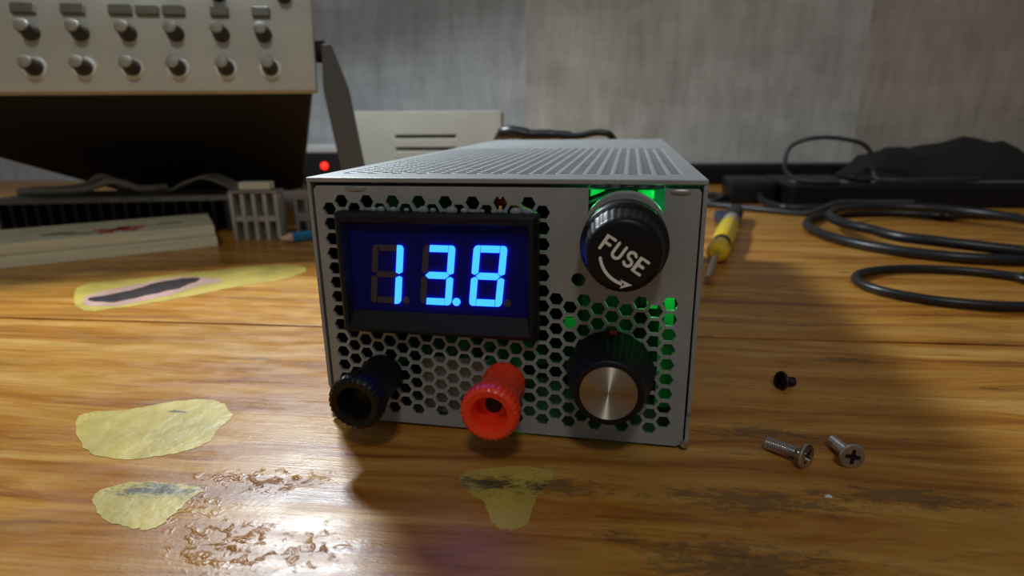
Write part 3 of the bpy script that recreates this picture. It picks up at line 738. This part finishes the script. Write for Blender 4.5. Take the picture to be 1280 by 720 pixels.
# small pale comb heatsink and the one behind it
cd = Vector((0.99, 0.14, 0)); cb = Vector((-0.14, 0.99, 0)); c0 = Vector((-241, 228, 0))
CP = lambda v: c0 + cd * v[0] + cb * v[1] + Vector((0, 0, v[2]))
ch = thing('comb_heatsink', 'small pale comb heatsink with upright fins beside the blue pencil', 'heatsink', tuple(CP((17, 6, 0))))
MB(CP).box(0, 34.5, 8, 12, 0, 33, 0.5).build('back_plate', 'fin_top', ch)
for i in range(5): MB(CP).box(i * 7.9, i * 7.9 + 2.8, 0, 7.9, 0, 33, 0.5).build('fin', 'fin_pale', ch)
MB(CP).box(2.9, 31.6, 1.2, 7.9, 13.5, 17, 0.4).build('cross_bar', 'fin_pale', ch)
MB(CP).box(0, 34.5, -0.3, 12, 33.1, 35.5, 0.5).build('top_rail', 'fin_top', ch)
tb = MB(CP).box(8, 30, 0, 9, 35.6, 41, 1.0).build('terminal_strip', 'cream_plastic'); tag(tb, 'cream terminal strip resting on the small pale heatsink', 'terminal strip')
c2 = Vector((-203, 246, 0)); DP = lambda v: c2 + cd * v[0] + cb * v[1] + Vector((0, 0, v[2]))
dh = thing('finned_bracket', 'grey slotted aluminium heatsink half hidden by the power supply', 'heatsink', tuple(DP((25, 8, 0))))
MB(DP).box(0, 60, 8, 12, 0, 34, 0.5).build('back_plate', 'fin_top', dh)
MB(DP).box(0, 60, 0, 8, 27, 34, 0.5).build('top_rail', 'fin_top', dh)
MB(DP).box(0, 60, 0, 8, 11.5, 18, 0.5).build('cross_bar', 'aluminium', dh)
for i in range(8): MB(DP).box(i * 8.1, i * 8.1 + 2.6, 0.5, 7.9, 0, 26.9).build('fin', 'fin_top', dh)

# ribbon cable arch, cream cable tangle
pts = [(-326, 272, 29.3), (-318, 271, 31.5), (-309, 270, 35.5), (-292, 270, 39.8), (-277, 271, 35.5), (-270.5, 274, 30.5), (-273, 281, 29.4)]
rb_ = MB()
for k in range(9): rb_.tube([p + Vector((-0.3, 1.9, 0.12)) * k for p in spline(pts, 8)], 1.1, 6)
tag(rb_.build('ribbon_cable', 'grey_cable', smooth=True, base=(-298, 275, 28)), 'grey ribbon cable arching up on top of the long heatsink', 'ribbon cable')
tag(MB(HP).tube(spline([(-165, 22, 31), (-140, 24, 31), (-120, 22, 31.5), (-108, 26, 34), (-97, 24, 37.5), (-86, 27, 35), (-76, 25, 31.5), (-66, 30, 31), (-60, 36, 31)], 8), 2.8, 10).build('cream_cable', 'cream_cable', smooth=True, base=tuple(HP((-110, 25, 28)))), 'cream cable bunched up on top of the long heatsink', 'cable')
tag(MB(HP).tube(spline([(-166, 38, 30.8), (-140, 39, 31), (-122, 37, 34), (-112, 38, 40), (-103, 38, 38), (-98, 40, 32), (-94, 42, 30.8)], 8), 2.4, 10).build('grey_cable', 'grey_cable', smooth=True, base=tuple(HP((-130, 39, 28)))), 'thin grey cable looped beside the bunched cream cable', 'cable')

# blue pencil
p0 = Vector((-203.5, 220.5, 3.5)); p1 = Vector((-135, 301, 3.6)); pd = (p1 - p0).normalized(); q = Vector((0, 0, 1)).rotation_difference(pd)
XP = lambda v: p0 + q @ v
pc = thing('pencil', 'blue hexagonal pencil with a sharpened tip lying by the power supply', 'pencil', (-170, 260, 0))
MB(XP).lathe([(3.6, 10.5), (3.6, 96)], (0, 0, 0), 'Z', 6).build('barrel', 'blue_paint', pc)
MB(XP).lathe([(0.9, 2.5), (3.5, 10.4)], (0, 0, 0), 'Z', 18).build('sharpened_cone', 'pencil_wood', pc, smooth=True)
MB(XP).lathe([(0.2, 0), (0.9, 2.4)], (0, 0, 0), 'Z', 14).build('lead_point', 'graphite', pc, smooth=True)

# ------------------------------------------------------------------ things on the back right of the bench
# yellow screwdriver
s0 = Vector((82.6, 209, 6.6)); s1 = Vector((112.2, 345, 6.6)); sd = (s1 - s0).normalized(); qs = Vector((0, 0, 1)).rotation_difference(sd)
XS = lambda v: s0 + qs @ v
sdv = thing('screwdriver', 'yellow handled screwdriver with black bands lying beside the grey case', 'screwdriver', (95, 260, 0))
gr = lambda i, k: 1.0 - (0.06 if (i % 6) == 0 else 0)
MB(XS).lathe([(3.6, -7), (5.6, -5), (6.3, 0), (6.2, 8), (5.2, 15), (4.9, 17)], (0, 0, 0), 'Z', 36).build('handle_collar', 'yellow', sdv, smooth=True)
MB(XS).lathe([(5.0, 17.1), (5.6, 19), (5.6, 23), (5.2, 26)], (0, 0, 0), 'Z', 36).build('grip_band', 'rubber', sdv, smooth=True)
MB(XS).lathe([(5.3, 26.1), (6.3, 32), (6.5, 60), (6.4, 84), (5.6, 92), (4.6, 95)], (0, 0, 0), 'Z', 36, gr).build('handle', 'yellow', sdv, smooth=True)
MB(XS).lathe([(4.6, 95.1), (5.8, 99), (5.8, 112), (5.2, 114)], (0, 0, 0), 'Z', 24).build('clear_collar', 'clear', sdv, smooth=True)
MB(XS).lathe([(5.2, 114.1), (6.4, 118), (6.4, 150), (4.5, 156)], (0, 0, 0), 'Z', 24).build('end_cap', 'rubber', sdv, smooth=True)
shd = Vector((-0.21, -0.975, -0.075)).normalized(); sh0 = XS(Vector((0, 0, -5)))
MB().tube([sh0, sh0 + shd * 46], [1.9, 1.7], 14).build('shaft', 'steel', sdv, smooth=True)
tag(MB().box(98, 108, 318, 352, 0, 9, 2).build('marker_cap', 'navy', base=(103, 335, 0)), 'small navy plastic clip standing beside the screwdriver handle', 'clip')

# black trunking along the wall, the black unit, the pouch
rl = thing('cable_trunking', 'long low black cable trunking lying along the foot of the wall', 'trunking', tuple(bw((250, 612, 0))))
MB(bw).box(95, 700, 598, 630, 0, 21, 1.5).build('channel', 'black_case', rl)
MB(bw).box(95, 700, 597.4, 630.6, 21.1, 23, 0.6).build('lid', 'black_case', rl)
ud = Vector((0.995, 0.10, 0)); ub = Vector((-0.10, 0.995, 0)); u0 = Vector((172, 425, 0))
UP = lambda v: u0 + ud * v[0] + ub * v[1] + Vector((0, 0, v[2]))
un = thing('black_drive_unit', 'flat black boxed unit with highlights drawn as pale strips on top behind the coiled cable', 'boxed unit', tuple(UP((100, 45, 0))))
MB(UP).box(0, 230, 0, 88, 0, 21, 2.5).build('case', 'black_case', un)
MB(UP).box(6, 52, 12, 26, 21.05, 22.3, .4).box(72, 220, 10, 15, 21.05, 22.3, .4).build('highlight_strip', 'edge_highlight', un)  # highlights of the glossy top edge, modelled as pale strips
pm = []
for i in range(13):
    for j in range(7):
        u = -1 + 2 * i / 12; v = -1 + 2 * j / 6
        h = max(0, (1 - abs(u) ** 3.0)) ** .6 * max(0, 1 - v * v) ** .5
        h *= 36 * (0.85 + 0.15 * math.sin(5 * u + 2 * v) + 0.06 * math.sin(11 * u - 5 * v))
        pm.append(UP((150 + u * 86, 52 + v * 30, 22.4 + h)))
pf = [(i * 7 + j, (i + 1) * 7 + j, (i + 1) * 7 + j + 1, i * 7 + j + 1) for i in range(12) for j in range(6)]
nb0 = len(pm); pmb = MB().add(pm, pf)
bdr = [i * 7 for i in range(13)] + [12 * 7 + j for j in range(1, 7)] + [i * 7 + 6 for i in range(11, -1, -1)] + [j for j in range(5, 0, -1)]
pmb.f.append(tuple(bdr[::-1]))
po = pmb.build('black_pouch', 'black_cloth', smooth=True, base=tuple(UP((150, 52, 22.4))))
tag(po, 'limp black nylon pouch slumped on top of the flat black unit', 'pouch')
# cable loops
def ell(cx, cy, rx, ry, z, a0, a1, n, tilt=0.0, wob=0.0):
    return [(cx + rx * math.cos(R(a)), cy + ry * math.sin(R(a)), z + wob * math.sin(R(a * 1.7)) ** 2) for a in [a0 + (a1 - a0) * i / n for i in range(n + 1)]]
lp = [(212, 431, 23.0), (192, 430, 23.0), (178, 432, 24.5), (169, 436, 30), (166.5, 438, 38), (169, 440, 51), (180, 440, 58), (197, 441, 60.5), (216, 442, 58.5), (231, 444, 54), (240, 446, 44), (243, 446, 30), (246, 440, 24.5), (262, 436, 24.5), (300, 440, 24.5), (330, 452, 24.5)]
tag(MB().tube(spline(lp, 8), 1.9, 10).build('thin_cable', 'rubber_grey', smooth=True, base=(200, 440, 0)), 'thin grey cable springing up in a loop in front of the wall', 'cable')
path = [(262 + 60, 372, 3.4), (290, 383, 3.4)] + ell(232, 305, 74, 82, 3.2, 55, 300, 34) + [(282, 236, 4), (296, 262, 7), (298, 300, 10)] + ell(234, 306, 62, 66, 10.2, 15, 215, 26) + [(190, 250, 9.8), (205, 238, 9.8), (240, 226, 8), (300, 220, 4), (380, 232, 3.4)]
tag(MB().tube(spline(path, 3), 3.2, 12).build('thick_cable', 'rubber', smooth=True, base=(232, 305, 0)), 'thick glossy black cable in a wide coil in front of the black unit', 'cable')
path = ell(188, 167, 45, 32, 2.4, 35, 395, 40)[0:39] + [(222, 186, 2.4), (252, 196, 2.4), (330, 190, 2.4)]
tag(MB().tube(spline(path, 3), 2.2, 12).build('small_cable', 'rubber', smooth=True, base=(184, 166, 0)), 'slim black cable in a small coil nearest the loose screws', 'cable')
path = [(40, 440, 2.6), (78, 432, 2.6), (105, 424, 2.6), (130, 408, 2.6), (152, 392, 2.6), (175, 382, 2.6), (200, 392, 9.6), (222, 398, 9.6), (260, 402, 9.6)]
tag(MB().tube(spline(path, 7), 2.5, 10).build('trailing_cable', 'rubber_grey', smooth=True, base=(130, 420, 0)), 'dark grey cable trailing along the bench towards the black coil', 'cable')
path = [(150, 444, 9), (150, 432, 5.5), (157, 416, 3.6), (166, 405, 3.6), (190, 405, 3.6), (215, 410, 3.6), (260, 412, 3.6)]
ad = thing('power_brick', 'small black power brick with its cable beside the flat black unit', 'power brick', (145, 472, 0))
MB().box(124, 164, 446, 505, 0, 21, 3).build('case', 'black_case', ad, smooth=True)
MB().tube(spline(path, 7), 3.4, 10).build('cable', 'rubber', ad, smooth=True)
path = [(84, 560, 3.2), (92, 520, 3.2), (100, 500, 3.2), (118, 482, 3.2), (119, 460, 3.2), (108, 440, 3.2), (96, 455, 3.2), (80, 500, 3.2), (60, 540, 3.2)]
tag(MB().tube(spline(path, 7), 3.1, 10).build('looped_lead', 'rubber', smooth=True, base=(100, 490, 0)), 'short black lead bent in a hairpin beside the power brick', 'cable')
# power cord arching behind the supply
path = [(-62, 330, 4), (-60, 312, 40), (-57, 284, 68), (-50, 272, 73), (-40, 270, 70), (-21, 270, 69.8), (-5, 270, 68.8), (11, 270, 71), (20, 271, 66), (28, 276, 40), (33, 290, 4)]
cd_ = thing('mains_lead', 'black power cord arching up behind the rear of the power supply', 'cord', (-20, 285, 0))
MB().tube(spline(path, 8), 2.3, 10).build('cable', 'rubber', cd_, smooth=True)
MB().tube(spline([(-61, 284, 66), (-55, 273, 71), (-46, 270, 71.5), (-36, 270, 70), (-20, 270, 69.9), (-8, 270, 69)], 6), [3.5] * 6 + [4.6] * 6 + [4.2] * 6 + [3.4] * 6 + [3.0] * 7, 12).build('strain_relief', 'rubber', cd_, smooth=True)

for o in bpy.data.objects:
    if '_base' in o.keys(): del o['_base']
